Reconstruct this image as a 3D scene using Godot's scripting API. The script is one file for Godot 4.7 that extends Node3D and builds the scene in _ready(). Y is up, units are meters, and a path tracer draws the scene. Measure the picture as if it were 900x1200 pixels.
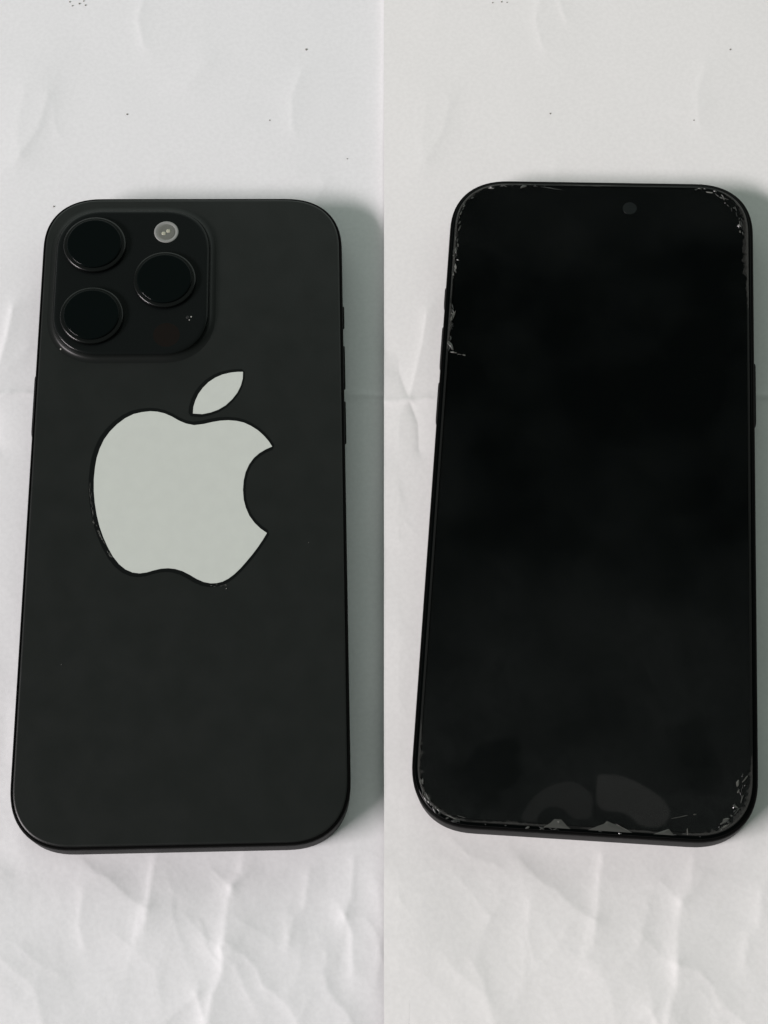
extends Node3D
# Two black smartphones on creased white paper: one face down with a pale emblem on its back, one face up with a chipped screen protector.
# Lengths below are millimetres; MM turns them into metres.

const MM := 0.001
const W := 76.24
const L := 166.2
const H := 8.25
const N := 2.35          # how square the corners are
const R := 14.8          # reach of the corners
const RIMS := [[-0.01, 0.052, 1.3], [0.06, 0.10, 0.5], [0.11, 0.152, 0.55], [0.155, 0.218, 1.1], [0.424, 0.452, 1.2], [0.455, 0.515, 0.9], [0.508, 0.56, 0.9], [0.575, 0.61, 0.5], [0.665, 0.745, 1.3]]
var rng := RandomNumberGenerator.new()
var mats := {}


func _ready() -> void:
	rng.seed = 20817
	set_view()
	set_light()
	make_materials()
	build_table()
	build_paper()
	build_phone_face_down()
	build_phone_face_up()


# ------------------------------------------------------------------ camera and light
func set_view() -> void:
	var cam := Camera3D.new()
	cam.name = "camera"
	cam.projection = Camera3D.PROJECTION_FRUSTUM
	cam.near = 0.02
	cam.far = 20.0
	cam.size = 0.0137211
	cam.frustum_offset = Vector2(-0.00012109, 0.00008135)
	cam.transform = Transform3D(Basis(Vector3(0.999188, 0.040221, -0.002265), Vector3(-0.015928, 0.342798, -0.939274), Vector3(-0.037002, 0.938548, 0.343160)), Vector3(-0.013605, 0.345075, 0.127487))
	add_child(cam, true)
	cam.current = true


func set_light() -> void:
	var env := Environment.new()
	env.background_mode = Environment.BG_COLOR
	env.background_color = Color(0.153, 0.182, 0.162).linear_to_srgb()   # the dim room that surrounds the table
	env.tonemap_mode = Environment.TONE_MAPPER_LINEAR
	env.tonemap_exposure = 1.11
	env.sdfgi_enabled = true
	env.ssao_enabled = true
	env.ssil_enabled = true
	var we := WorldEnvironment.new()
	we.name = "world"
	we.environment = env
	add_child(we, true)
	# daylight from a wide, low window beside the table
	var win := AreaLight3D.new()
	win.name = "window_light"
	win.area_size = Vector2(2.5, 0.83)
	win.area_normalize_energy = true
	win.light_energy = 31.5
	win.light_color = Color(1.0, 0.965, 0.975)
	win.area_range = 8.0
	win.shadow_enabled = true
	var el := deg_to_rad(29.0)
	var az := deg_to_rad(24.0)
	var dir := Vector3(-cos(el) * cos(az), sin(el), cos(el) * sin(az))
	win.transform = Transform3D(Basis.looking_at(-dir, Vector3.UP), dir * 5.0)
	add_child(win, true)
	# added weak fill beyond the top of the sheets, to brighten their upper part
	var far := AreaLight3D.new()
	far.name = "added_far_fill"
	far.area_size = Vector2(3.6, 1.3)
	far.area_normalize_energy = true
	far.light_energy = 1.02
	far.light_color = Color(0.95, 1.0, 0.97)
	far.area_range = 6.0
	far.shadow_enabled = true
	var at := Vector3(0.25, 0.5, -1.2)
	far.transform = Transform3D(Basis.looking_at(-at, Vector3.UP), at)
	add_child(far, true)


# ------------------------------------------------------------------ materials
func mat(albedo: Color, rough: float, metal := 0.0, spec := 0.5) -> StandardMaterial3D:
	var m := StandardMaterial3D.new()
	m.albedo_color = albedo.linear_to_srgb()
	m.roughness = rough
	m.metallic = metal
	m.metallic_specular = spec
	return m


func noise_tex(size: int, freq: float, lo: float, hi: float, seed_: int, octaves := 4) -> NoiseTexture2D:
	var n := FastNoiseLite.new()
	n.seed = seed_
	n.frequency = freq
	n.fractal_octaves = octaves
	var t := NoiseTexture2D.new()
	t.width = size
	t.height = size
	t.seamless = true
	t.noise = n
	var g := Gradient.new()
	g.set_color(0, Color(lo, lo, lo))
	g.set_color(1, Color(hi, hi, hi))
	t.color_ramp = g
	return t


func noise_normal(size: int, freq: float, strength: float, seed_: int) -> NoiseTexture2D:
	var n := FastNoiseLite.new()
	n.seed = seed_
	n.frequency = freq
	n.fractal_octaves = 4
	var t := NoiseTexture2D.new()
	t.width = size
	t.height = size
	t.seamless = true
	t.as_normal_map = true
	t.bump_strength = strength
	t.noise = n
	return t


func paper_mat(c: Color, seed_: int) -> StandardMaterial3D:
	var m := mat(c, 0.85, 0.0, 0.35)
	m.albedo_texture = noise_tex(512, 0.06, 0.968, 1.0, seed_, 5)
	m.normal_enabled = true
	m.normal_texture = noise_normal(512, 0.05, 3.0, seed_ + 1)
	m.normal_scale = 0.03
	m.uv1_scale = Vector3(0.021, 0.021, 1)     # one tile every 48 mm
	return m


func make_materials() -> void:
	mats.table = mat(Color(0.42, 0.41, 0.39), 0.6)
	mats.paper_a = paper_mat(Color(0.775, 0.775, 0.785), 11)
	mats.paper_b = paper_mat(Color(0.705, 0.702, 0.693), 37)
	mats.wedge = mat(Color(0.07, 0.07, 0.065), 0.8)  # dark so the added pad's side bounces little light onto the sheet
	mats.speck = mat(Color(0.22, 0.21, 0.19), 0.9)
	mats.frame = mat(Color(0.0036, 0.0036, 0.0035), 0.40, 0.0, 0.11)
	mats.button = mat(Color(0.007, 0.007, 0.0068), 0.44, 0.0, 0.16)
	mats.gasket = mat(Color(0.004, 0.004, 0.004), 0.5, 0.0, 0.3)
	var back := mat(Color(0.0058, 0.0067, 0.0061), 0.42, 0.0, 0.46)
	back.roughness_texture = noise_tex(512, 0.008, 0.82, 1.0, 71, 3)
	back.normal_enabled = true
	back.normal_texture = noise_normal(256, 0.3, 1.0, 72)
	back.normal_scale = 0.05
	back.uv1_scale = Vector3(0.02, 0.02, 1)
	mats.back = back
	mats.skirt = mat(Color(0.0066, 0.0076, 0.0071), 0.36, 0.0, 0.34)
	mats.plateau = mat(Color(0.0042, 0.0052, 0.0052), 0.22, 0.0, 0.3)
	mats.lens_ring = mat(Color(0.002, 0.0024, 0.0024), 0.24, 0.0, 0.40)
	mats.lens = mat(Color(0.0016, 0.0029, 0.0029), 0.12, 0.0, 0.22)
	mats.flash_rim = mat(Color(0.23, 0.235, 0.225), 0.35, 0.0, 0.4)
	mats.flash_well = mat(Color(0.125, 0.128, 0.115), 0.3, 0.0, 0.5)
	mats.flash_led = mat(Color(0.38, 0.38, 0.30), 0.25, 0.0, 0.5)
	mats.sensor = mat(Color(0.0070, 0.0050, 0.0042), 0.22, 0.0, 0.3)
	mats.hole = mat(Color(0.002, 0.002, 0.002), 0.6)
	mats.emblem = mat(Color(0.545, 0.573, 0.533), 0.42, 0.0, 0.45)
	mats.emblem.albedo_texture = noise_tex(512, 0.02, 0.982, 1.0, 91, 4)
	mats.emblem.uv1_scale = Vector3(0.02, 0.02, 1)
	mats.emblem_border = mat(Color(0.0036, 0.0042, 0.0042), 0.3, 0.0, 0.32)
	mats.rim_glint = mat(Color(0.10, 0.10, 0.092), 0.5)  # pale, for glints painted round the emblem
	mats.scratch = mat(Color(0.085, 0.085, 0.078), 0.5)
	mats.dust = mat(Color(0.30, 0.30, 0.28), 0.8)
	mats.screen = mat(Color(0.0006, 0.0010, 0.0010), 0.08, 0.0, 0.16)
	mats.bezel = mat(Color(0.0012, 0.0014, 0.0014), 0.3, 0.0, 0.3)
	mats.front_camera = mat(Color(0.0038, 0.0052, 0.0052), 0.3, 0.0, 0.3)
	var pane := mat(Color(1, 1, 1), 0.3, 0.0, 0.3)
	pane.transparency = BaseMaterial3D.TRANSPARENCY_ALPHA
	pane.albedo_color = Color(0, 0, 0, 0.02)
	mats.pane = pane
	mats.pane_edge = mat(Color(0.0065, 0.007, 0.0066), 0.32, 0.0, 0.25)
	mats.chip_a = mat(Color(0.045, 0.046, 0.042), 0.30, 0.0, 0.5)
	mats.chip_b = mat(Color(0.062, 0.062, 0.055), 0.32, 0.0, 0.5)
	mats.chip_c = mat(Color(0.018, 0.019, 0.018), 0.25, 0.0, 0.5)
	mats.chip_d = mat(Color(0.13, 0.13, 0.12), 0.35, 0.0, 0.5)
	var bub := mat(Color(0.5, 0.5, 0.48), 0.6, 0.0, 0.3)
	bub.transparency = BaseMaterial3D.TRANSPARENCY_ALPHA
	bub.albedo_color.a = 0.0058
	mats.bubble_a = bub
	var bub2: StandardMaterial3D = bub.duplicate()
	bub2.albedo_color.a = 0.0034
	mats.bubble_b = bub2
	var rag := mat(Color(0.42, 0.42, 0.39), 0.5, 0.0, 0.3)
	rag.transparency = BaseMaterial3D.TRANSPARENCY_ALPHA
	rag.albedo_color.a = 0.036
	mats.ragged = rag
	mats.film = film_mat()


# the screen's soft reflection painted as a thin film, with blotchy clear gaps
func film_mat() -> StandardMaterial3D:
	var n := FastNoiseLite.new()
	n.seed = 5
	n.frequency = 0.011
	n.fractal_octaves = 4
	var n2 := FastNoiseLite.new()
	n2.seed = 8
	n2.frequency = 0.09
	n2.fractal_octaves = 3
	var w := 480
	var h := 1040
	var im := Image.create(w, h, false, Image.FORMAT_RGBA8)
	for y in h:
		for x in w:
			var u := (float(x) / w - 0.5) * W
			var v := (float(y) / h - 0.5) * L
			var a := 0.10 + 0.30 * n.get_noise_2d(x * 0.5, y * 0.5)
			a += 0.85 * smoothstep(-15.0, 78.0, v + 26.0 * n.get_noise_2d(x * 0.3 + 900.0, y * 0.3) - 0.15 * u)  # reflection painted stronger towards the bottom of the screen
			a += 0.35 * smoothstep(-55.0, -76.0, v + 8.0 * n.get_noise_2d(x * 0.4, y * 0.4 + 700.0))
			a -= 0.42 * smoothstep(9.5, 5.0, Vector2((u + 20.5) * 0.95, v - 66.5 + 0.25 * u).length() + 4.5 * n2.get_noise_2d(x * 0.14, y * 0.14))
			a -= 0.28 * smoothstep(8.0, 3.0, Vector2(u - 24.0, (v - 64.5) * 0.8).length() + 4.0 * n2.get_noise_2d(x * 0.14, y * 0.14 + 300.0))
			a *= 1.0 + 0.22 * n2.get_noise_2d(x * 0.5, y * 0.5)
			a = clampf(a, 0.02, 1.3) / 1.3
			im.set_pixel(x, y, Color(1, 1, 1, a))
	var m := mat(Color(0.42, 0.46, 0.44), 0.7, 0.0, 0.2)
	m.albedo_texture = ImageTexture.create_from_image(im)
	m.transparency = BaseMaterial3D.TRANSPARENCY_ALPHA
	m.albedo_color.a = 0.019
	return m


# ------------------------------------------------------------------ mesh helpers
func begin() -> SurfaceTool:
	var st := SurfaceTool.new()
	st.begin(Mesh.PRIMITIVE_TRIANGLES)
	return st


func tri(st: SurfaceTool, a: Vector3, b: Vector3, c: Vector3, out: Vector3, group: int) -> void:
	if (c - a).cross(b - a).dot(out) < 0.0:
		var t := b
		b = c
		c = t
	for p in [a, b, c]:
		st.set_smooth_group(group)
		st.set_uv(Vector2(p.x, p.z))
		st.add_vertex(p * MM)


func quad(st: SurfaceTool, a: Vector3, b: Vector3, c: Vector3, d: Vector3, out: Vector3, group: int) -> void:
	tri(st, a, b, c, out, group)
	tri(st, a, c, d, out, group)


func commit(called: String, st: SurfaceTool, m: Material, parent: Node3D) -> MeshInstance3D:
	st.generate_normals()
	var o := MeshInstance3D.new()
	o.name = called
	o.mesh = st.commit()
	o.material_override = m
	parent.add_child(o, true)
	return o


# outline of a rectangle with continuous corners, at height h, drawn in by inset
func outline(w: float, l: float, r: float, inset: float, h: float, n := N, per := 18) -> PackedVector3Array:
	var a := w - inset
	var b := l - inset
	var rr := maxf(r - inset, 0.3)
	var ps := PackedVector3Array()
	for k in 4:
		for i in per:
			var t := (k + float(i) / (per - 1)) * PI * 0.5
			var cx := cos(t)
			var cz := sin(t)
			var px := pow(absf(cx), 2.0 / n) * rr * (1.0 if k == 0 or k == 3 else -1.0)
			var pz := pow(absf(cz), 2.0 / n) * rr * (1.0 if k < 2 else -1.0)
			ps.append(Vector3((a - rr) * (1.0 if k == 0 or k == 3 else -1.0) + px, h, (b - rr) * (1.0 if k < 2 else -1.0) + pz))
	return ps


func circle(r: float, h: float, n := 180) -> PackedVector3Array:
	var ps := PackedVector3Array()
	for i in n:
		var t := TAU * i / n
		ps.append(Vector3(cos(t) * r, h, sin(t) * r))
	return ps


# skin over rings from the first to the last; caps close the ends
func loft(st: SurfaceTool, rings: Array, at := Vector3.ZERO, cap_first := false, cap_last := true, smooth := 1) -> void:
	for k in rings.size() - 1:
		var a: PackedVector3Array = rings[k]
		var b: PackedVector3Array = rings[k + 1]
		var n := a.size()
		for i in n:
			var j := (i + 1) % n
			var e1 := a[j] - a[i]
			if e1.length() < 1e-6:
				e1 = b[j] - b[i]
			if e1.length() < 1e-6:
				continue
			# rings run from +x to +z; walking up them the outside is on the same hand
			var out := e1.cross(b[i] - a[i]) * -1.0
			if out.length() < 1e-9:
				out = e1.cross(b[j] - a[j]) * -1.0
			quad(st, a[i] + at, a[j] + at, b[j] + at, b[i] + at, out, smooth)
	if cap_last:
		cap(st, rings[rings.size() - 1], at, Vector3.UP)
	if cap_first:
		cap(st, rings[0], at, Vector3.DOWN)


func cap(st: SurfaceTool, ring: PackedVector3Array, at: Vector3, out: Vector3) -> void:
	var c := Vector3.ZERO
	for p in ring:
		c += p
	c /= ring.size()
	for i in ring.size():
		var j := (i + 1) % ring.size()
		if (ring[j] - ring[i]).length() > 1e-6:
			tri(st, c + at, ring[i] + at, ring[j] + at, out, 7)


# flat plate of any outline between two heights
func plate(st: SurfaceTool, poly: PackedVector2Array, h0: float, h1: float) -> void:
	var idx := Geometry2D.triangulate_polygon(poly)
	for i in range(0, idx.size(), 3):
		var a := poly[idx[i]]
		var b := poly[idx[i + 1]]
		var c := poly[idx[i + 2]]
		tri(st, Vector3(a.x, h1, a.y), Vector3(b.x, h1, b.y), Vector3(c.x, h1, c.y), Vector3.UP, 7)
	if h1 > h0:
		var turn := -1.0 if Geometry2D.is_polygon_clockwise(poly) else 1.0
		for i in poly.size():
			var a := poly[i]
			var b := poly[(i + 1) % poly.size()]
			var d := b - a
			quad(st, Vector3(a.x, h0, a.y), Vector3(b.x, h0, b.y), Vector3(b.x, h1, b.y), Vector3(a.x, h1, a.y), Vector3(d.y, 0, -d.x) * turn, 3)


func points(list: Array) -> PackedVector2Array:
	var ps := PackedVector2Array()
	for i in range(0, list.size(), 2):
		ps.append(Vector2(list[i], list[i + 1]))
	return ps


# a closed smooth curve through points
func rounded(ps: PackedVector2Array, steps := 5) -> PackedVector2Array:
	var out := PackedVector2Array()
	var n := ps.size()
	for i in n:
		for s in steps:
			out.append(ps[i].cubic_interpolate(ps[(i + 1) % n], ps[(i - 1 + n) % n], ps[(i + 2) % n], float(s) / steps))
	return out


func thing(called: String, label: String, category: String, group := "") -> Node3D:
	var o := Node3D.new()
	o.name = called
	o.set_meta("label", label)
	o.set_meta("category", category)
	if group != "":
		o.set_meta("group", group)
	add_child(o, true)
	return o


# ------------------------------------------------------------------ table and paper
func build_table() -> void:
	var st := begin()
	var w := 900.0
	loft(st, [outline(w, 600, 30, 0, -30.0), outline(w, 600, 30, 0, -2.5), outline(w, 600, 30, 2, -0.6)], Vector3(0, 0, 0), true, true)
	var t := commit("tabletop", st, mats.table, self)
	t.set_meta("kind", "structure")
	t.set_meta("label", "plain pale tabletop under the white paper")


# creases are in the first sheet's millimetres: [points, height, reach on one hand, reach on the other]
func creases() -> Array:
	return [
		[[-130, -28.6, -117, -29.4, -107.5, -30.0], 0.24, 1.4, 1.0],
		[[-106.5, -30, -98, -30.8, -90, -30.5, -60, -31, -8, -32, 60, -33], 0.22, 1.3, 0.9],
		[[-112.5, -30.2, -110, -28.6, -107.5, -30.6, -105, -28.8, -102, -30.8], 0.10, 0.9, 0.8],
		[[-107, -30.5, -110, -38, -116, -47], -0.26, 1.6, 6.0],
		[[-106.8, -31, -105.6, -38, -104.2, -46, -103.5, -54], 0.34, 1.5, 6.0],
		[[-106.5, -29, -104.5, -24, -104.0, -17], -0.30, 3.6, 1.2],
		[[-107.5, -29.5, -109, -26, -110, -20], 0.14, 3.0, 2.0],
		[[-76.3, 82, -72.6, 85.6, -69.3, 87.1, -64.6, 91.2, -60.9, 93.2], 0.40, 4.0, 13.0],
		[[-59.0, 80, -59.8, 86, -60.3, 93.5, -61, 97.7], 0.30, 9.0, 1.4],
		[[-60.9, 93.2, -62.1, 96.4, -62.6, 101.0], 0.10, 1.6, 1.0],
		[[-39.0, 79, -39.9, 85.3, -41.9, 88.6], 0.16, 2.6, 1.0],
		[[-37.2, 82.5, -39.2, 86.4, -41.9, 88.6], 0.10, 1.4, 1.4],
		[[-41.9, 88.6, -43.8, 87.0, -46.0, 84.8], 0.10, 2.0, 2.0],
		[[-41.9, 88.6, -42.8, 94.5, -43.1, 101.8], 0.30, 9.0, 2.0],
		[[-43.1, 101.8, -43.1, 106.3, -45.1, 111.6, -45.8, 117.7, -46, 126], 0.40, 10.0, 1.8],
		[[-43, 102, -38.5, 103, -35.6, 106, -34, 110], 0.12, 3.0, 1.2],
		[[-43.1, 101.8, -47.2, 99.5, -51.5, 95.0], 0.10, 3.0, 2.0],
		[[-14.3, 82, -14.8, 90.9, -16.3, 94.6], 0.15, 1.4, 1.8],
		[[-16.3, 94.6, -14.6, 98.3, -14.3, 106], 0.30, 9.0, 1.6],
		[[-16.3, 94.6, -18.2, 97.0, -22.0, 99.0], 0.08, 2.0, 1.4],
		[[-24.6, 86, -25.4, 93.1, -27.7, 94.9, -28.9, 100.8], 0.18, 4.0, 1.4],
		[[-48.5, 111.4, -52.1, 114.5, -57, 119, -62, 125], 0.32, 2.4, 8.0],
		[[-48.5, 111.4, -46.6, 117, -47.0, 125], 0.22, 4.0, 1.4],
		[[-20, 103, -20.6, 107, -19.7, 110.8, -15.6, 115, -12, 121], 0.32, 4.0, 9.0],
		[[-99.6, -118, -101.2, -108.8, -105.5, -99.6], 0.24, 3.0, 12.0],
		[[-105.5, -99.6, -107, -107, -106, -120], 0.14, 8.0, 5.0],
		[[-76.1, -151, -77, -144.1, -75, -135.6], 0.12, 4.0, 1.5],
		[[-31.2, -128, -33.6, -120, -33.4, -116, -33.2, -110], 0.13, 5.0, 2.2],
		[[-74.9, 90, -75.3, 97, -74.1, 101], 0.15, 5.0, 1.3],
		[[-92, 104, -84, 110, -80, 122], 0.24, 8.0, 4.0],
		[[-104, 60, -101, 80, -106, 98], 0.20, 8.0, 12.0],
		[[-110, 20, -106, 32, -108, 45], 0.14, 6.0, 8.0],
		[[-4, 60, -2, 76, 2, 90], 0.14, 8.0, 6.0],
		[[-66, 100, -58, 106, -56, 114], 0.14, 3.5, 7.0],
		[[-33, 110, -28, 114, -24, 122], 0.16, 5.0, 2.0],
		[[-9, 88, -7.5, 97, -9, 108], 0.12, 2.0, 4.0],
	]


func heights(xs: PackedFloat32Array, zs: PackedFloat32Array, lines: Array, seed_: int, keep_flat: Transform2D, shift: float, edge: Callable) -> PackedFloat32Array:
	var nx := xs.size()
	var nz := zs.size()
	var hs := PackedFloat32Array()
	hs.resize(nx * nz)
	var broad := FastNoiseLite.new()
	broad.seed = seed_
	broad.frequency = 0.016
	broad.fractal_octaves = 3
	var fine := FastNoiseLite.new()
	fine.seed = seed_ + 3
	fine.frequency = 0.11
	fine.fractal_octaves = 3
	var cells := FastNoiseLite.new()
	cells.noise_type = FastNoiseLite.TYPE_CELLULAR
	cells.seed = seed_ + 5
	cells.frequency = 0.038
	cells.fractal_type = FastNoiseLite.FRACTAL_NONE
	cells.cellular_return_type = FastNoiseLite.RETURN_DISTANCE
	cells.cellular_jitter = 1.0
	cells.domain_warp_enabled = true
	cells.domain_warp_amplitude = 9.0
	cells.domain_warp_frequency = 0.03
	for j in nz:
		for i in nx:
			var at: Vector2 = edge.call(xs[i], zs[j])
			var x := at.x
			var z := at.y
			var calm := 0.45 + 0.55 * smoothstep(-60.0, 90.0, z)
			hs[j * nx + i] = (0.34 * broad.get_noise_2d(x, z) + 0.02 * fine.get_noise_2d(x, z)) * calm + 0.55 * cells.get_noise_2d(x, z) * smoothstep(-20.0, 85.0, z)
	for c in lines:
		var ps := points(c[0])
		for i in ps.size():
			ps[i] = Vector2(ps[i].x + shift, ps[i].y * 1.0125 + 0.6)
		var reach := 4.0 * maxf(c[2], c[3])
		var lo := ps[0]
		var hi := ps[0]
		for p in ps:
			lo = lo.min(p)
			hi = hi.max(p)
		for j in nz:
			var z := zs[j]
			if z < lo.y - reach or z > hi.y + reach:
				continue
			for i in nx:
				var at: Vector2 = edge.call(xs[i], z)
				var x := at.x
				if x < lo.x - reach or x > hi.x + reach:
					continue
				var q := Vector2(x, z)
				var best := 1e9
				var side := 0.0
				for s in ps.size() - 1:
					var p := Geometry2D.get_closest_point_to_segment(q, ps[s], ps[s + 1])
					var d := q.distance_to(p)
					if d < best:
						best = d
						side = (ps[s + 1] - ps[s]).normalized().cross(q - ps[s]) / maxf(d, 0.01)
				var k: float = best / (lerpf(c[2], c[3], smoothstep(-1.0, 1.0, side)) * 0.85)
				if k < 4.0:
					hs[j * nx + i] += 1.3 * c[1] * (exp(-sqrt(k * k + 0.0015)) - exp(-4.0))
	for j in nz:
		for i in nx:
			var q := keep_flat * (edge.call(xs[i], zs[j]) as Vector2)
			var d := Vector2(maxf(absf(q.x) - W * 0.5 + 4.0, 0.0), maxf(absf(q.y) - L * 0.5 + 4.0, 0.0)).length() - 4.0
			hs[j * nx + i] = hs[j * nx + i] * smoothstep(-2.5, 4.5, d) - 0.03
	return hs


func steps(from: float, to: float, fine_from: float, fine_to: float, fine: float) -> PackedFloat32Array:
	var a := PackedFloat32Array()
	var x := from
	while x < to - 0.01:
		a.append(x)
		x += fine if x > fine_from and x < fine_to else 4.0
	a.append(to)
	return a


func sheet(xs: PackedFloat32Array, zs: PackedFloat32Array, hs: PackedFloat32Array, edge: Callable, thick: float) -> ArrayMesh:
	var nx := xs.size()
	var nz := zs.size()
	var vs := PackedVector3Array()
	var uv := PackedVector2Array()
	var ns := PackedVector3Array()
	var ix := PackedInt32Array()
	for j in nz:
		for i in nx:
			var p: Vector2 = edge.call(xs[i], zs[j])
			vs.append(Vector3(p.x, hs[j * nx + i], p.y) * MM)
			uv.append(p)
			var i0 := maxi(i - 1, 0)
			var i1 := mini(i + 1, nx - 1)
			var j0 := maxi(j - 1, 0)
			var j1 := mini(j + 1, nz - 1)
			var gx := (hs[j * nx + i1] - hs[j * nx + i0]) / (xs[i1] - xs[i0])
			var gz := (hs[j1 * nx + i] - hs[j0 * nx + i]) / (zs[j1] - zs[j0])
			ns.append(Vector3(-gx, 1, -gz).normalized())
	for j in nz - 1:
		for i in nx - 1:
			var a := j * nx + i
			ix.append_array(PackedInt32Array([a, a + 1, a + nx + 1, a, a + nx + 1, a + nx]))
	# the cut edge of the sheet
	var rim := []
	for i in nx:
		rim.append(i)
	for j in range(1, nz):
		rim.append(j * nx + nx - 1)
	for i in range(nx - 2, -1, -1):
		rim.append((nz - 1) * nx + i)
	for j in range(nz - 2, 0, -1):
		rim.append(j * nx)
	for k in rim.size():
		var a: Vector3 = vs[rim[k]]
		var b: Vector3 = vs[rim[(k + 1) % rim.size()]]
		var n := Vector3(b.z - a.z, 0, a.x - b.x).normalized()
		var at := vs.size()
		for p in [a, b, Vector3(b.x, a.y - thick * MM, b.z), Vector3(a.x, a.y - thick * MM, a.z)]:
			vs.append(p)
			uv.append(Vector2(p.x, p.z) / MM)
			ns.append(n)
		ix.append_array(PackedInt32Array([at, at + 2, at + 1, at, at + 3, at + 2]))
	var arr := []
	arr.resize(Mesh.ARRAY_MAX)
	arr[Mesh.ARRAY_VERTEX] = vs
	arr[Mesh.ARRAY_NORMAL] = ns
	arr[Mesh.ARRAY_TEX_UV] = uv
	arr[Mesh.ARRAY_INDEX] = ix
	var m := ArrayMesh.new()
	m.add_surface_from_arrays(Mesh.PRIMITIVE_TRIANGLES, arr)
	return m


func add_mesh(called: String, m: Mesh, material: Material, parent: Node3D) -> MeshInstance3D:
	var o := MeshInstance3D.new()
	o.name = called
	o.mesh = m
	o.material_override = material
	parent.add_child(o, true)
	return o


func small_creases(count: int, x0: float, x1: float, z0: float, z1: float) -> Array:
	var out := []
	for i in count:
		var p := Vector2(rng.randf_range(x0, x1), rng.randf_range(z0, z1))
		var a := rng.randf_range(-0.9, 0.9) + PI * 0.5
		var pts := [p.x, p.y]
		for k in 2:
			a += rng.randf_range(-0.5, 0.5)
			p += Vector2(cos(a), sin(a)) * rng.randf_range(3.0, 7.0)
			pts.append(p.x)
			pts.append(p.y)
		out.append([pts, rng.randf_range(0.03, 0.11), rng.randf_range(0.8, 5.0), rng.randf_range(0.8, 5.0)])
	return out


func specks(parent: Node3D, list: Array, h: float) -> void:
	var st := begin()
	for s in list:
		var ring := PackedVector3Array()
		for i in 7:
			var t := TAU * i / 7.0
			ring.append(Vector3(s[0] + cos(t) * s[2] * rng.randf_range(0.7, 1.3), h, s[1] + sin(t) * s[2] * rng.randf_range(0.7, 1.3)))
		var top := PackedVector3Array()
		for p in ring:
			top.append(Vector3(lerpf(p.x, s[0], 0.4), h + 0.25, lerpf(p.z, s[1], 0.4)))
		loft(st, [ring, top])
	var o := commit("dirt_speck", st, mats.speck, parent)
	o.set_meta("kind", "stuff")


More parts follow.
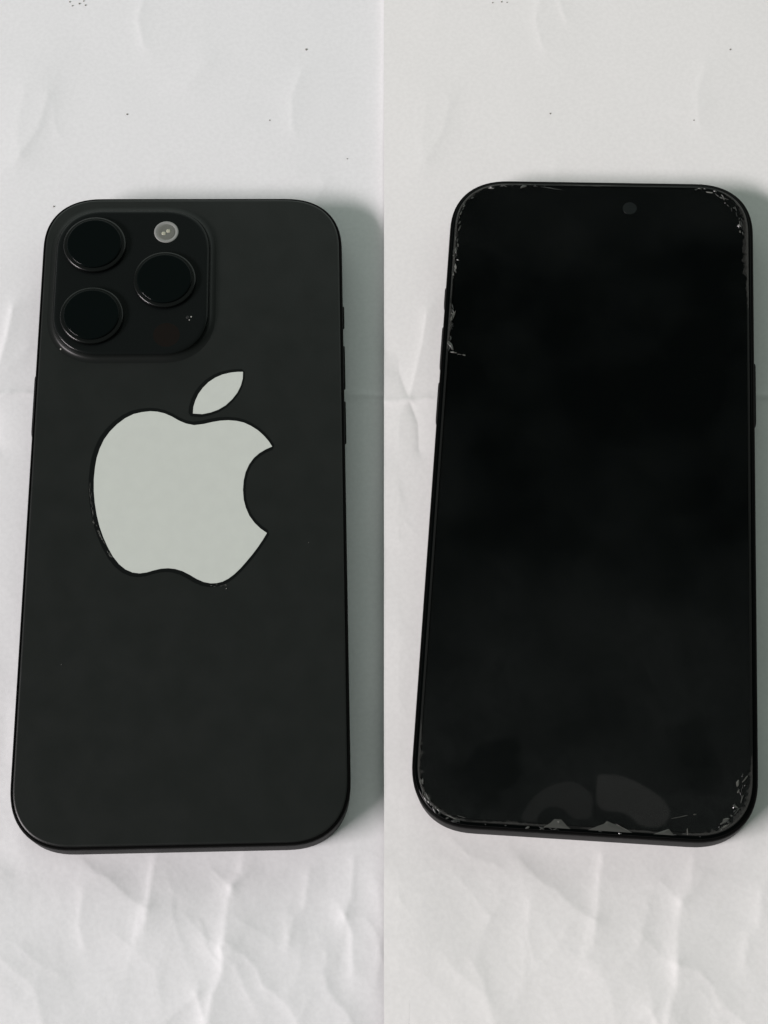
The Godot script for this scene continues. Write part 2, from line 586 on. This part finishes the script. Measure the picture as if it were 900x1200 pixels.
func build_paper() -> void:
	# --- the sheet under the face-down phone
	var o := thing("paper_sheet", "thin creased white sheet of paper under the phone lying face down", "paper", "creased white papers under the phones")
	var flat1 := Transform2D(0.0287, Vector2.ZERO) * Transform2D(0, Vector2(49.78, 0.24))
	var xs := steps(-208, 2, -122, 0, 0.5)
	var zs := steps(-166, 131, -164, 129, 0.5)
	var lines := creases() + small_creases(34, -125, -10, 82, 122) + small_creases(12, -118, -98, -60, 80) + small_creases(6, -115, -12, -150, -92)
	var same := func(x: float, z: float) -> Vector2: return Vector2(x, z)
	var hs := heights(xs, zs, lines, 4, flat1, 5.6, same)
	for i in hs.size():
		hs[i] = minf(hs[i], 0.75)
	add_mesh("sheet", sheet(xs, zs, hs, same, 0.12), mats.paper_a, o)
	specks(o, [[-24.4, -136.7, 0.36], [-72.4, -114.0, 0.3], [-33.8, -113.2, 0.24], [-89.8, -84.7, 0.24], [-90.6, -150.5, 0.24], [-87.9, -150.0, 0.28], [-86.8, -150.9, 0.2], [-89.8, -149.2, 0.2], [-86.2, -149.5, 0.22], [-12.6, -101.6, 0.2]], -0.1)

	# --- sheet under the face-up phone, on an added sloping pad whose step ends the shadow
	var pad := thing("raised_paper", "creased white sheet raised on an added sloping pad, under the phone lying face up", "paper", "creased white papers under the phones")
	pad.transform = pad_place()
	var us := steps(-64, 146, -62, 56, 0.5)
	var vs := steps(-165, 134, -163, 132, 0.5)
	var turned := []
	var tilt := Transform2D(-0.028, Vector2.ZERO)
	for c in creases():
		var list := []
		for i in range(0, c[0].size(), 2):
			var q := tilt * (Vector2(c[0][i], c[0][i + 1]) - Vector2(-61, 0)) + Vector2(0.8, 5.0)
			list.append(q.x)
			list.append(q.y)
		turned.append([list, c[1] * (1.15 if absf(list[1]) < 60.0 else 0.9), c[2], c[3]])
	turned += small_creases(30, -44, 44, 88, 130) + small_creases(14, -58, -42, -40, 90) + small_creases(6, -50, 44, -150, -92)
	turned += [
		[[-44, 118, -38, 108, -34, 96], 0.22, 6.0, 5.0], [[-40, 96, -37, 99, -40, 102, -43, 99, -40, 96], 0.05, 1.0, 1.0],
		[[-45, 8, -42, 11, -45, 14, -48, 11, -45, 8], 0.06, 1.2, 1.2], [[-36, 84, -31, 80, -25, 86, -18, 88], 0.1, 2.5, 2.0],
	]
	# the long edge beside the sheet follows its own cut
	var cut := func(u: float, v: float) -> Vector2:
		var left := -50.50 + v * 0.0777
		return Vector2(u + (left + 64.0) * (1.0 - smoothstep(-64.0, -30.0, u)) if u < -30.0 else u, v)
	hs = heights(us, vs, turned, 9, Transform2D(), 0.0, cut)
	add_mesh("top_sheet", sheet(us, vs, hs, cut, 1.5), mats.paper_b, pad)
	var st := begin()
	var corners := []
	for c in [Vector2(-64, -165), Vector2(146, -165), Vector2(146, 134), Vector2(-64, 134)]:
		corners.append(cut.call(c.x, c.y))
	var inv := pad.transform.affine_inverse()
	var top := PackedVector3Array()
	var low := PackedVector3Array()
	for c in corners:
		var t := Vector3(c.x, -1.4, c.y)
		var world: Vector3 = pad.transform * (t * MM)
		top.append(t)
		low.append((inv * Vector3(world.x, 0.0009, world.z)) / MM)
	loft(st, [low, top], Vector3.ZERO, true, true, -1)
	commit("added_wedge", st, mats.wedge, pad)  # added, out of sight; lifts the sheet so the shadow stops at its edge
	specks(pad, [[33.6, -130.5, 0.34], [-14.0, -109.4, 0.3], [24.0, -107.7, 0.26], [-50.1, -91.9, 0.24], [-31.4, -145.8, 0.24], [-28.9, -146.1, 0.26], [-27.4, -145.9, 0.2]], -0.1)


func pad_place() -> Transform3D:
	return Transform3D(Basis(Vector3.UP, -0.0729095) * Basis(Vector3(0, 0, 1), 0.1283325), Vector3(47.5788, 9.6, -2.0931) * MM)


# ------------------------------------------------------------------ the phones
# what both phones share: frame, groove and side buttons. side is +1 with the back up, -1 with the screen up
func phone_body(p: Node3D, side: float) -> void:
	var w := W * 0.5
	var l := L * 0.5
	var st := begin()
	var rings := []
	for q in [[0.7, 0.0], [0.35, 0.08], [0.12, 0.26], [0.02, 0.6], [0.0, 1.0], [0.0, 6.7], [0.04, 7.3], [0.16, 7.75], [0.36, 8.0], [0.5, 8.04]]:
		rings.append(outline(w, l, R, q[0], q[1]))
	rings.append(outline(w, l, R, 0.52, 7.6))
	loft(st, rings, Vector3.ZERO, true, true)
	commit("frame", st, mats.frame, p)
	st = begin()
	loft(st, [outline(w, l, R, 0.50, 7.65), outline(w, l, R, 0.52, 7.9), outline(w, l, R, 1.0, 7.92)], Vector3.ZERO, false, true)
	commit("gasket", st, mats.gasket, p)
	button(p, "action_button", side, -50.1, 6.1, w)
	button(p, "volume_button", side, -36.0, 11.9, w)
	button(p, "volume_button", side, -20.9, 11.4, w)
	button(p, "power_button", -side, -25.7, 17.0, w, 0.6)


func button(p: Node3D, called: String, side: float, at: float, long: float, w: float, proud := 0.36) -> void:
	var st := begin()
	var rings := []
	for q in [[0.0, -0.6], [0.0, 0.5 * proud], [0.12, 0.85 * proud], [0.35, proud]]:
		var flat := outline(1.5, long * 0.5, 1.5, q[0], 0.0, 2.0, 7)
		var ring := PackedVector3Array()
		for v in flat:
			ring.append(Vector3(side * (w + q[1]), 4.1 + v.x * (-side), v.z + at))
		rings.append(ring)
	for k in rings.size() - 1:
		var a: PackedVector3Array = rings[k]
		var b: PackedVector3Array = rings[k + 1]
		for i in a.size():
			var j := (i + 1) % a.size()
			var mid := (a[i] + a[j]) * 0.5 - Vector3(side * (w - 1.5), 4.1, at)
			if (a[j] - a[i]).length() > 1e-5:
				quad(st, a[i], a[j], b[j], b[i], Vector3(side * 0.3, mid.y, clampf(mid.z, -1, 1) if absf(mid.z) > long * 0.5 - 1.6 else 0.0), 1)
	cap(st, rings[rings.size() - 1], Vector3.ZERO, Vector3(side, 0, 0))
	commit(called, st, mats.button, p)


func lens(p: Node3D, x: float, z: float) -> void:
	var at := Vector3(x, 0, z)
	var st := begin()
	var rings := []
	for q in [[7.85, 9.8], [7.85, 10.7], [7.83, 10.82], [7.78, 10.93], [7.7, 11.02], [7.59, 11.1], [7.46, 11.15], [7.3, 11.17], [6.7, 11.17]]:
		rings.append(circle(q[0], q[1]))
	loft(st, rings, at, false, true)
	var ring := commit("camera_lens", st, mats.lens_ring, p)
	st = begin()
	rings = []
	for q in [[6.86, 11.0], [6.86, 11.4], [6.84, 11.48], [6.79, 11.55], [6.71, 11.61], [6.6, 11.645], [6.45, 11.66]]:
		rings.append(circle(q[0], q[1]))
	loft(st, rings, at)
	commit("lens_glass", st, mats.lens, ring)


func build_phone_face_down() -> void:
	var p := thing("smartphone", "black phone lying face down with three round lenses and a pale bitten-fruit emblem", "phone", "black phones lying on white paper")
	p.transform = Transform3D(Basis(Vector3.UP, 0.0287159), Vector3(-49.7824, 0, -0.2448) * MM)
	phone_body(p, 1.0)
	var w := W * 0.5
	var l := L * 0.5
	var st := begin()
	loft(st, [outline(w, l, R, 0.74, 7.8), outline(w, l, R, 0.76, 8.08), outline(w, l, R, 0.86, 8.19), outline(w, l, R, 1.15, 8.25)])
	commit("back_glass", st, mats.back, p)

	# camera plateau: a soft skirt that rises out of the back, and a glossy deck
	var at := Vector3(-14.95, 0, -57.85)
	var deck := Vector2(18.9, 20.15)
	st = begin()
	var rings := []
	for q in [[-2.3, 8.22], [-1.7, 8.30], [-1.2, 8.43], [-0.85, 8.62], [-0.6, 8.9], [-0.42, 9.3], [-0.36, 9.6]]:
		rings.append(outline(deck.x, deck.y, 11.5, q[0], q[1], 2.3))
	loft(st, rings, at, false, false)
	var plateau := commit("camera_plateau", st, mats.skirt, p)
	st = begin()
	loft(st, [outline(deck.x, deck.y, 11.5, -0.36, 9.5, 2.3), outline(deck.x, deck.y, 11.5, -0.2, 9.8, 2.3), outline(deck.x, deck.y, 11.5, 0.05, 9.97, 2.3), outline(deck.x, deck.y, 11.5, 0.4, 10.05, 2.3), outline(deck.x, deck.y, 11.5, 0.8, 10.06, 2.3)], at)
	commit("camera_deck", st, mats.plateau, plateau)
	lens(p, -24.54, -67.75)
	lens(p, -6.68, -57.65)
	lens(p, -24.43, -47.65)

	# torch
	var fl := Vector3(-6.65, 0, -71.75)
	st = begin()
	loft(st, [circle(3.1, 9.95, 40), circle(3.1, 10.12, 40), circle(3.0, 10.2, 40), circle(2.75, 10.22, 40), circle(2.45, 10.16, 40), circle(2.3, 10.1, 40)], fl)
	var flash := commit("torch", st, mats.flash_rim, p)
	st = begin()
	loft(st, [circle(2.3, 10.1, 40), circle(2.2, 10.16, 40), circle(1.9, 10.13, 40), circle(1.6, 10.17, 40), circle(1.2, 10.13, 40)], fl)
	commit("torch_lens", st, mats.flash_well, flash)
	for q in [[-0.62, 0.42], [0.55, -0.28]]:
		st = begin()
		loft(st, [outline(0.58, 0.5, 0.4, 0, 10.1, 2.2, 5), outline(0.58, 0.5, 0.4, 0.05, 10.2, 2.2, 5), outline(0.58, 0.5, 0.4, 0.25, 10.24, 2.2, 5)], fl + Vector3(q[0], 0, q[1]))
		commit("torch_diode", st, mats.flash_led, flash)
	st = begin()
	loft(st, [circle(3.3, 10.0, 60), circle(3.3, 10.066, 60)], Vector3(-5.9, 0, -42.5), false, true, -1)
	commit("depth_sensor", st, mats.sensor, p)
	st = begin()
	loft(st, [circle(0.42, 10.0, 20), circle(0.42, 10.075, 20), circle(0.3, 10.08, 20)], Vector3(-0.74, 0, -47.4))
	var mic := commit("microphone_hole", st, mats.hole, p)
	st = begin()
	loft(st, [circle(0.2, 10.0, 10), circle(0.2, 10.12, 10), circle(0.1, 10.15, 10)], Vector3(0.15, 0, -47.5))
	loft(st, [circle(0.16, 10.0, 10), circle(0.16, 10.12, 10), circle(0.1, 10.15, 10)], Vector3(-0.3, 0, -46.6))
	commit("dust_fleck", st, mats.dust, mic)

	emblem(p)
	# worn marks below the plateau and a little dust
	st = begin()
	for i in 26:
		var x := rng.randf_range(-15.5, -4.2)
		var z := -36.9 + 0.055 * (x + 15.0) + rng.randf_range(-0.55, 0.45)
		var a := rng.randf_range(-0.25, 0.35)
		sliver(st, Vector2(x, z), a, rng.randf_range(0.4, 1.7), rng.randf_range(0.05, 0.12), 8.255)
	commit("scuff_mark", st, mats.scratch, p).set_meta("kind", "stuff")
	st = begin()
	for q in [[-32.05, -39.6, 0.24], [-31.7, -39.9, 0.14], [-28.0, 41.0, 0.07], [29.0, 12.0, 0.06], [9.6, 23.2, 0.1]]:
		loft(st, [circle(q[2], 8.2, 8), circle(q[2], 8.36, 8), circle(q[2] * 0.5, 8.45, 8)], Vector3(q[0], 0.0, q[1]))
	commit("dust_fleck", st, mats.dust, p).set_meta("kind", "stuff")


func sliver(st: SurfaceTool, c: Vector2, a: float, long: float, wide: float, h: float) -> void:
	var d := Vector2(cos(a), sin(a)) * long * 0.5
	var n := Vector2(-sin(a), cos(a)) * wide * 0.5
	var e := c + n * 0.8
	plate(st, PackedVector2Array([c - d, e - d * 0.2 - n, c + d, e + n + d * 0.1]), h - 0.02, h + 0.02)


func emblem(p: Node3D) -> void:
	var body := points([1.26, -18.7, -0.77, -19.16, -2.52, -19.99, -4.27, -21.08, -6.02, -21.92, -7.77, -22.38, -9.5, -22.52, -11.52, -22.29, -13.52, -21.8, -15.5, -20.74, -17.45, -19.11, -19.1, -17.24, -20.45, -15.12, -21.38, -12.76, -22.02, -10.28, -22.32, -7.82, -22.47, -4.74, -22.35, -1.69, -21.99, 1.36, -21.42, 4.38, -20.62, 7.4, -19.62, 10.1, -18.53, 12.49, -17.21, 14.87, -15.69, 16.84, -14.15, 18.15, -12.46, 18.94, -10.79, 19.19, -9.13, 18.98, -7.48, 18.48, -5.83, 18.09, -4.16, 17.99, -2.49, 18.19, -0.81, 18.74, 0.88, 19.64, 2.57, 20.72, 4.25, 21.51, 5.92, 21.88, 7.31, 21.84, 8.69, 21.51, 10.07, 20.77, 11.46, 19.67, 12.84, 18.28, 14.22, 16.64, 15.61, 14.88, 17.0, 12.94, 18.12, 11.16, 19.08, 9.49, 17.55, 8.34, 16.13, 6.87, 14.87, 5.05, 14.01, 2.98, 13.48, 0.84, 13.29, -1.6, 13.45, -4.06, 13.89, -6.21, 14.73, -8.24, 15.87, -9.91, 17.18, -11.14, 18.73, -12.13, 20.29, -12.86, 19.48, -14.25, 18.32, -15.71, 16.87, -17.17, 15.13, -18.38, 13.39, -19.28, 11.65, -19.74, 9.62, -19.95, 7.59, -19.84, 5.58, -19.48, 3.56, -18.99])
	var leaf := points([0.91, -21.86, 0.99, -23.58, 1.43, -25.3, 2.15, -27.09, 3.22, -28.75, 4.6, -30.29, 6.27, -31.5, 8.02, -32.33, 10.06, -32.84, 11.81, -33.02, 13.05, -33.01, 13.0, -31.19, 12.55, -29.26, 11.69, -27.33, 10.43, -25.55, 8.88, -23.96, 7.15, -22.83, 5.25, -22.08, 3.23, -21.65])
	for k in 2:
		var poly: PackedVector2Array = [body, leaf][k]
		var wide: PackedVector2Array = Geometry2D.offset_polygon(poly, [0.92, 0.75][k], Geometry2D.JOIN_ROUND)[0]
		for i in wide.size():
			wide[i] += Vector2(-0.34, -0.04)
		var st := begin()
		plate(st, wide, 8.2, 8.30 + 0.01 * k)
		var border := commit(["emblem_border", "emblem_leaf_border"][k], st, mats.emblem_border, p)
		st = begin()
		plate(st, poly, 8.28, 8.40)
		commit(["emblem_body", "emblem_leaf"][k], st, mats.emblem, border)
	# pale slivers painted as glints along the lower left of the sticker's rim
	var st := begin()
	for i in 34:
		var t := rng.randf_range(0.0, 1.0)
		var base := Vector2(-23.4, -4.0).lerp(Vector2(-22.1, 6.0), t / 0.5) if t < 0.5 else Vector2(-22.1, 6.0).lerp(Vector2(-16.9, 16.2), (t - 0.5) / 0.5)
		sliver(st, base + Vector2(rng.randf_range(-0.3, 0.15), rng.randf_range(-0.2, 0.2)), 1.45 - 0.4 * t + rng.randf_range(-0.15, 0.15), rng.randf_range(0.5, 2.2), rng.randf_range(0.04, 0.16) * (0.6 + t), 8.32)
	for i in 10:
		sliver(st, Vector2(rng.randf_range(5.5, 10.0), 22.4 + rng.randf_range(-0.2, 0.3)), rng.randf_range(-0.5, 0.2), rng.randf_range(0.3, 0.9), 0.08, 8.32)
	commit("painted_glint", st, mats.rim_glint, p).set_meta("kind", "stuff")


func build_phone_face_up() -> void:
	var p := thing("smartphone", "black phone lying face up with dark screen and chipped screen protector", "phone", "black phones lying on white paper")
	p.transform = pad_place()
	phone_body(p, -1.0)
	var w := W * 0.5
	var l := L * 0.5
	var st := begin()
	loft(st, [outline(w, l, R, 0.70, 7.8), outline(w, l, R, 0.72, 8.08), outline(w, l, R, 0.82, 8.19), outline(w, l, R, 1.1, 8.25)])
	var screen := commit("screen", st, mats.screen, p)
	st = begin()
	loft(st, [circle(1.75, 8.2, 40), circle(1.75, 8.262, 40), circle(1.65, 8.27, 40)], Vector3(7.3, 0, -75.15))
	commit("front_camera", st, mats.front_camera, screen)
	# the protector: a thin pane laid on the glass, its ground edge and the film on it
	st = begin()
	loft(st, [outline(w, l, R, 1.8, 8.62), outline(w, l, R, 2.0, 8.64)], Vector3.ZERO, false, true)
	var pane := commit("screen_protector", st, mats.pane, p)
	st = begin()
	loft(st, [outline(w, l, R, 1.3, 8.25), outline(w, l, R, 1.33, 8.45), outline(w, l, R, 1.48, 8.58), outline(w, l, R, 1.85, 8.63)], Vector3.ZERO, false, false)
	commit("protector_edge", st, mats.pane_edge, pane)
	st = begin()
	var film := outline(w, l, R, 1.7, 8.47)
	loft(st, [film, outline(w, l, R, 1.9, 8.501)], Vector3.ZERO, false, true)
	var fm := commit("reflection_film", st, mats.film, pane)
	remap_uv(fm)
	fm.set_meta("label", "blotchy grey film painting the soft reflection on the dark screen")
	st = begin()
	soft_patch(st, rounded(points([-12.9, 80.5, -12.3, 78.2, -10.9, 75.9, -8.7, 73.7, -6.3, 72.3, -3.3, 71.6, -0.8, 72.0, 1.2, 73.4, 2.2, 75.1, 2.3, 77.1, 1.7, 79.1, -0.5, 79.7, -2.5, 79.1, -4.1, 77.7, -6.1, 77.3, -8.3, 78.0, -9.5, 79.5, -9.9, 80.8])), 8.55)
	commit("air_bubble", st, mats.bubble_b, pane)
	st = begin()
	soft_patch(st, rounded(points([3.4, 70.0, 5.6, 69.5, 8.6, 69.7, 12.1, 71.0, 15.1, 72.6, 17.5, 74.4, 18.9, 76.3, 18.8, 78.1, 17.4, 79.9, 15.2, 80.5, 12.7, 80.1, 10.2, 78.3, 7.8, 77.5, 5.3, 77.5, 3.6, 76.5, 3.0, 74.0])), 8.55)
	commit("air_bubble", st, mats.bubble_a, pane)
	chips(pane)


# a faint patch whose rim thins out in steps
func soft_patch(st: SurfaceTool, poly: PackedVector2Array, h: float) -> void:
	for k in 3:
		for part in Geometry2D.offset_polygon(poly, 0.25 - 0.25 * k):
			plate(st, part, h + 0.025 * k, h + 0.025 * k)


func remap_uv(o: MeshInstance3D) -> void:
	var arr := o.mesh.surface_get_arrays(0)
	var uv: PackedVector2Array = arr[Mesh.ARRAY_TEX_UV]
	for i in uv.size():
		uv[i] = Vector2(uv[i].x / W + 0.5, uv[i].y / L + 0.5)
	arr[Mesh.ARRAY_TEX_UV] = uv
	var m := ArrayMesh.new()
	m.add_surface_from_arrays(Mesh.PRIMITIVE_TRIANGLES, arr)
	o.mesh = m


# one splinter of glass: an uneven flake with a raised ridge
func flake(parent: Node3D, c: Vector2, along: float, long: float, wide: float, m: Material) -> void:
	var st := begin()
	c = Vector2(c.x * 0.996, c.y * 1.0165)
	var d := Vector2(cos(along), sin(along))
	var n := Vector2(-d.y, d.x)
	var ring := PackedVector3Array()
	var k := 7
	for i in k:
		var t := TAU * i / k + rng.randf_range(-0.25, 0.25)
		var q := c + d * cos(t) * long * 0.5 * rng.randf_range(0.6, 1.1) + n * sin(t) * wide * 0.5 * rng.randf_range(0.5, 1.2)
		ring.append(Vector3(q.x, 8.6, q.y))
	var top := Vector3(c.x, 8.66 + rng.randf_range(0.02, 0.18), c.y) + Vector3(d.x, 0, d.y) * rng.randf_range(-0.25, 0.25) * long
	for i in k:
		var j := (i + 1) % k
		tri(st, top, ring[i], ring[j], Vector3.UP, -1)
	commit("glass_chip", st, m, parent)


func chip_row(parent: Node3D, path: Array, count: int, spread: float, size: float) -> void:
	var ps := points(path)
	for i in count:
		var t := rng.randf() * (ps.size() - 1.001)
		var s := int(t)
		var dir := ps[s + 1] - ps[s]
		var c := ps[s].lerp(ps[s + 1], t - s) + Vector2(-dir.y, dir.x).normalized() * rng.randf_range(-spread, spread)
		var pick := rng.randf()
		var m: Material = mats.chip_c if pick < 0.5 else mats.chip_a if pick < 0.86 else mats.chip_b if pick < 0.97 else mats.chip_d
		flake(parent, c, dir.angle() + rng.randf_range(-0.5, 0.5), size * rng.randf_range(0.5, 2.4), size * rng.randf_range(0.2, 0.6), m)


func chips(pane: Node3D) -> void:
	for q in RIMS:
		ragged(pane, q[0], q[1], q[2])
		ragged(pane, q[0], q[1], q[2] * 0.6)
	chip_row(pane, [-32.6, -76.7, -34.9, -74.6, -36.0, -71.1], 8, 0.35, 1.0)
	chip_row(pane, [-35.9, -71.1, -36.2, -67.3, -36.3, -63.6, -36.3, -58.7, -36.3, -53.9], 22, 0.5, 0.9)
	chip_row(pane, [-36.3, -54, -36.3, -47.9, -36.0, -43.2], 9, 0.35, 0.8)
	chip_row(pane, [-36.1, -43.2, -36.0, -39.6, -36.3, -36.1, -35.9, -33.4], 12, 0.35, 0.9)
	flake(pane, Vector2(-35.9, -42.2), 1.9, 3.6, 0.7, mats.chip_b)
	flake(pane, Vector2(-36.0, -34.4), 1.1, 3.6, 1.0, mats.chip_a)
	flake(pane, Vector2(-35.2, -32.4), 0.15, 2.4, 0.5, mats.chip_b)
	flake(pane, Vector2(-33.6, -31.9), 0.1, 1.8, 0.22, mats.chip_a)
	flake(pane, Vector2(-32.4, -31.7), 0.2, 0.9, 0.5, mats.chip_b)
	flake(pane, Vector2(-35.6, -58.0), 0.4, 0.7, 0.6, mats.chip_d)
	chip_row(pane, [-30.5, -78.6, -26, -79.6, -19.7, -79.7, -14.2, -79.7], 10, 0.2, 0.8)
	flake(pane, Vector2(-20.0, -79.5), -0.4, 2.4, 0.9, mats.chip_a)
	flake(pane, Vector2(-13.0, -79.2), 0.15, 7.0, 0.35, mats.chip_c)
	chip_row(pane, [23.8, -80.0, 27.0, -79.4, 30.3, -77.4, 33.0, -74.8, 34.5, -72.0, 35.1, -69.5, 35.5, -66.6], 26, 0.7, 0.9)
	flake(pane, Vector2(34.7, -69.4), 0.7, 1.1, 0.5, mats.chip_d)
	flake(pane, Vector2(34.9, -67.6), 1.5, 0.9, 0.5, mats.chip_b)
	chip_row(pane, [-36.1, 71.0, -35.3, 74.2, -33.6, 76.9, -30.6, 79.6, -26.7, 80.6], 26, 0.4, 1.0)
	flake(pane, Vector2(-28.6, 79.6), 0.35, 3.4, 0.3, mats.chip_b)
	flake(pane, Vector2(-26.4, 79.4), 0.2, 2.0, 0.25, mats.chip_a)
	# shell-shaped chips along the bottom edge
	shell(pane, [-8.3, 80.6, -6.8, 79.6, -5.9, 78.7, -4.4, 78.7, -3.1, 80.0, -2.3, 80.6], mats.chip_a)
	flake(pane, Vector2(-5.1, 79.3), 0.4, 1.5, 1.1, mats.chip_b)
	shell(pane, [1.4, 80.6, 3.1, 79.8, 4.8, 79.1, 5.5, 78.4, 6.5, 78.8, 8.5, 79.4, 11.0, 80.6], mats.chip_a)
	flake(pane, Vector2(5.7, 78.9), 0.1, 1.7, 0.6, mats.chip_b)
	flake(pane, Vector2(8.8, 79.6), 0.45, 4.0, 0.3, mats.chip_b)
	shell(pane, [15.5, 80.6, 17.5, 79.8, 18.8, 79.3, 20.0, 80.6], mats.chip_a)
	flake(pane, Vector2(21.3, 76.6), -0.25, 4.2, 0.25, mats.chip_a)
	flake(pane, Vector2(24.4, 75.9), -0.2, 0.9, 0.4, mats.chip_b)
	flake(pane, Vector2(22.9, 79.8), 1.5, 2.0, 0.4, mats.chip_b)
	chip_row(pane, [-23, 80.7, -8, 80.8, 12, 80.8, 27, 80.4], 12, 0.15, 0.8)
	# lower corner on the lamp-lit side's far end
	chip_row(pane, [35.6, 67.1, 34.6, 69.3, 34.4, 72.4, 32.9, 74.6, 31.1, 77.1, 29.4, 79.0], 17, 0.9, 1.0)
	flake(pane, Vector2(35.3, 67.6), 2.2, 2.4, 0.4, mats.chip_b)
	flake(pane, Vector2(33.7, 68.6), 1.8, 1.8, 0.8, mats.chip_b)
	flake(pane, Vector2(34.6, 72.0), 1.9, 2.6, 0.5, mats.chip_a)
	flake(pane, Vector2(33.0, 73.6), 0.5, 1.6, 0.6, mats.chip_a)
	flake(pane, Vector2(31.2, 76.6), 2.6, 2.0, 0.8, mats.chip_a)


# where the protector's rim has crumbled: a torn, cloudy margin that follows the edge
func ragged(parent: Node3D, from: float, to: float, wide: float) -> void:
	# from and to run round the outline: 0 at +x, then +z, -x, -z, 4 at +x again
	var ring := outline(W * 0.5, L * 0.5, R, 1.45, 8.635, N, 40)
	var path := []
	var total := 0.0
	for i in ring.size():
		path.append(total)
		total += ring[i].distance_to(ring[(i + 1) % ring.size()])
	var st := begin()
	var s := from * total
	var w0 := 0.0
	var prev := []
	while s < to * total:
		var k := 0
		while k < path.size() - 1 and path[k + 1] < fposmod(s, total):
			k += 1
		var a := ring[k]
		var b := ring[(k + 1) % ring.size()]
		var p := a.lerp(b, clampf((fposmod(s, total) - path[k]) / maxf(a.distance_to(b), 0.001), 0.0, 1.0))
		var d := (b - a).normalized()
		var n := Vector3(-d.z, 0, d.x)
		var here := sin(PI * clampf((s / total - from) / (to - from), 0.0, 1.0))
		w0 = lerpf(w0, wide * rng.randf_range(0.0, 1.5), 0.6) * (0.35 + 0.65 * here)
		var row := [p, p + n * w0]
		if prev.size():
			quad(st, prev[0], row[0], row[1], prev[1], Vector3.UP, 7)
		prev = row
		s += rng.randf_range(0.18, 0.55)
	commit("torn_margin", st, mats.ragged, parent)


func shell(parent: Node3D, path: Array, m: Material) -> void:
	var ps := points(path)
	for i in ps.size():
		ps[i] = Vector2(ps[i].x, ps[i].y * 1.0165)
	var st := begin()
	var top := Vector3(0, 8.68, 0)
	for q in ps:
		top += Vector3(q.x, 0, q.y) / ps.size()
	top.y = 8.78
	for i in ps.size():
		var a := ps[i]
		var b := ps[(i + 1) % ps.size()]
		tri(st, top, Vector3(a.x, 8.62, a.y), Vector3(b.x, 8.62, b.y), Vector3.UP, -1)
	commit("glass_chip", st, m, parent)
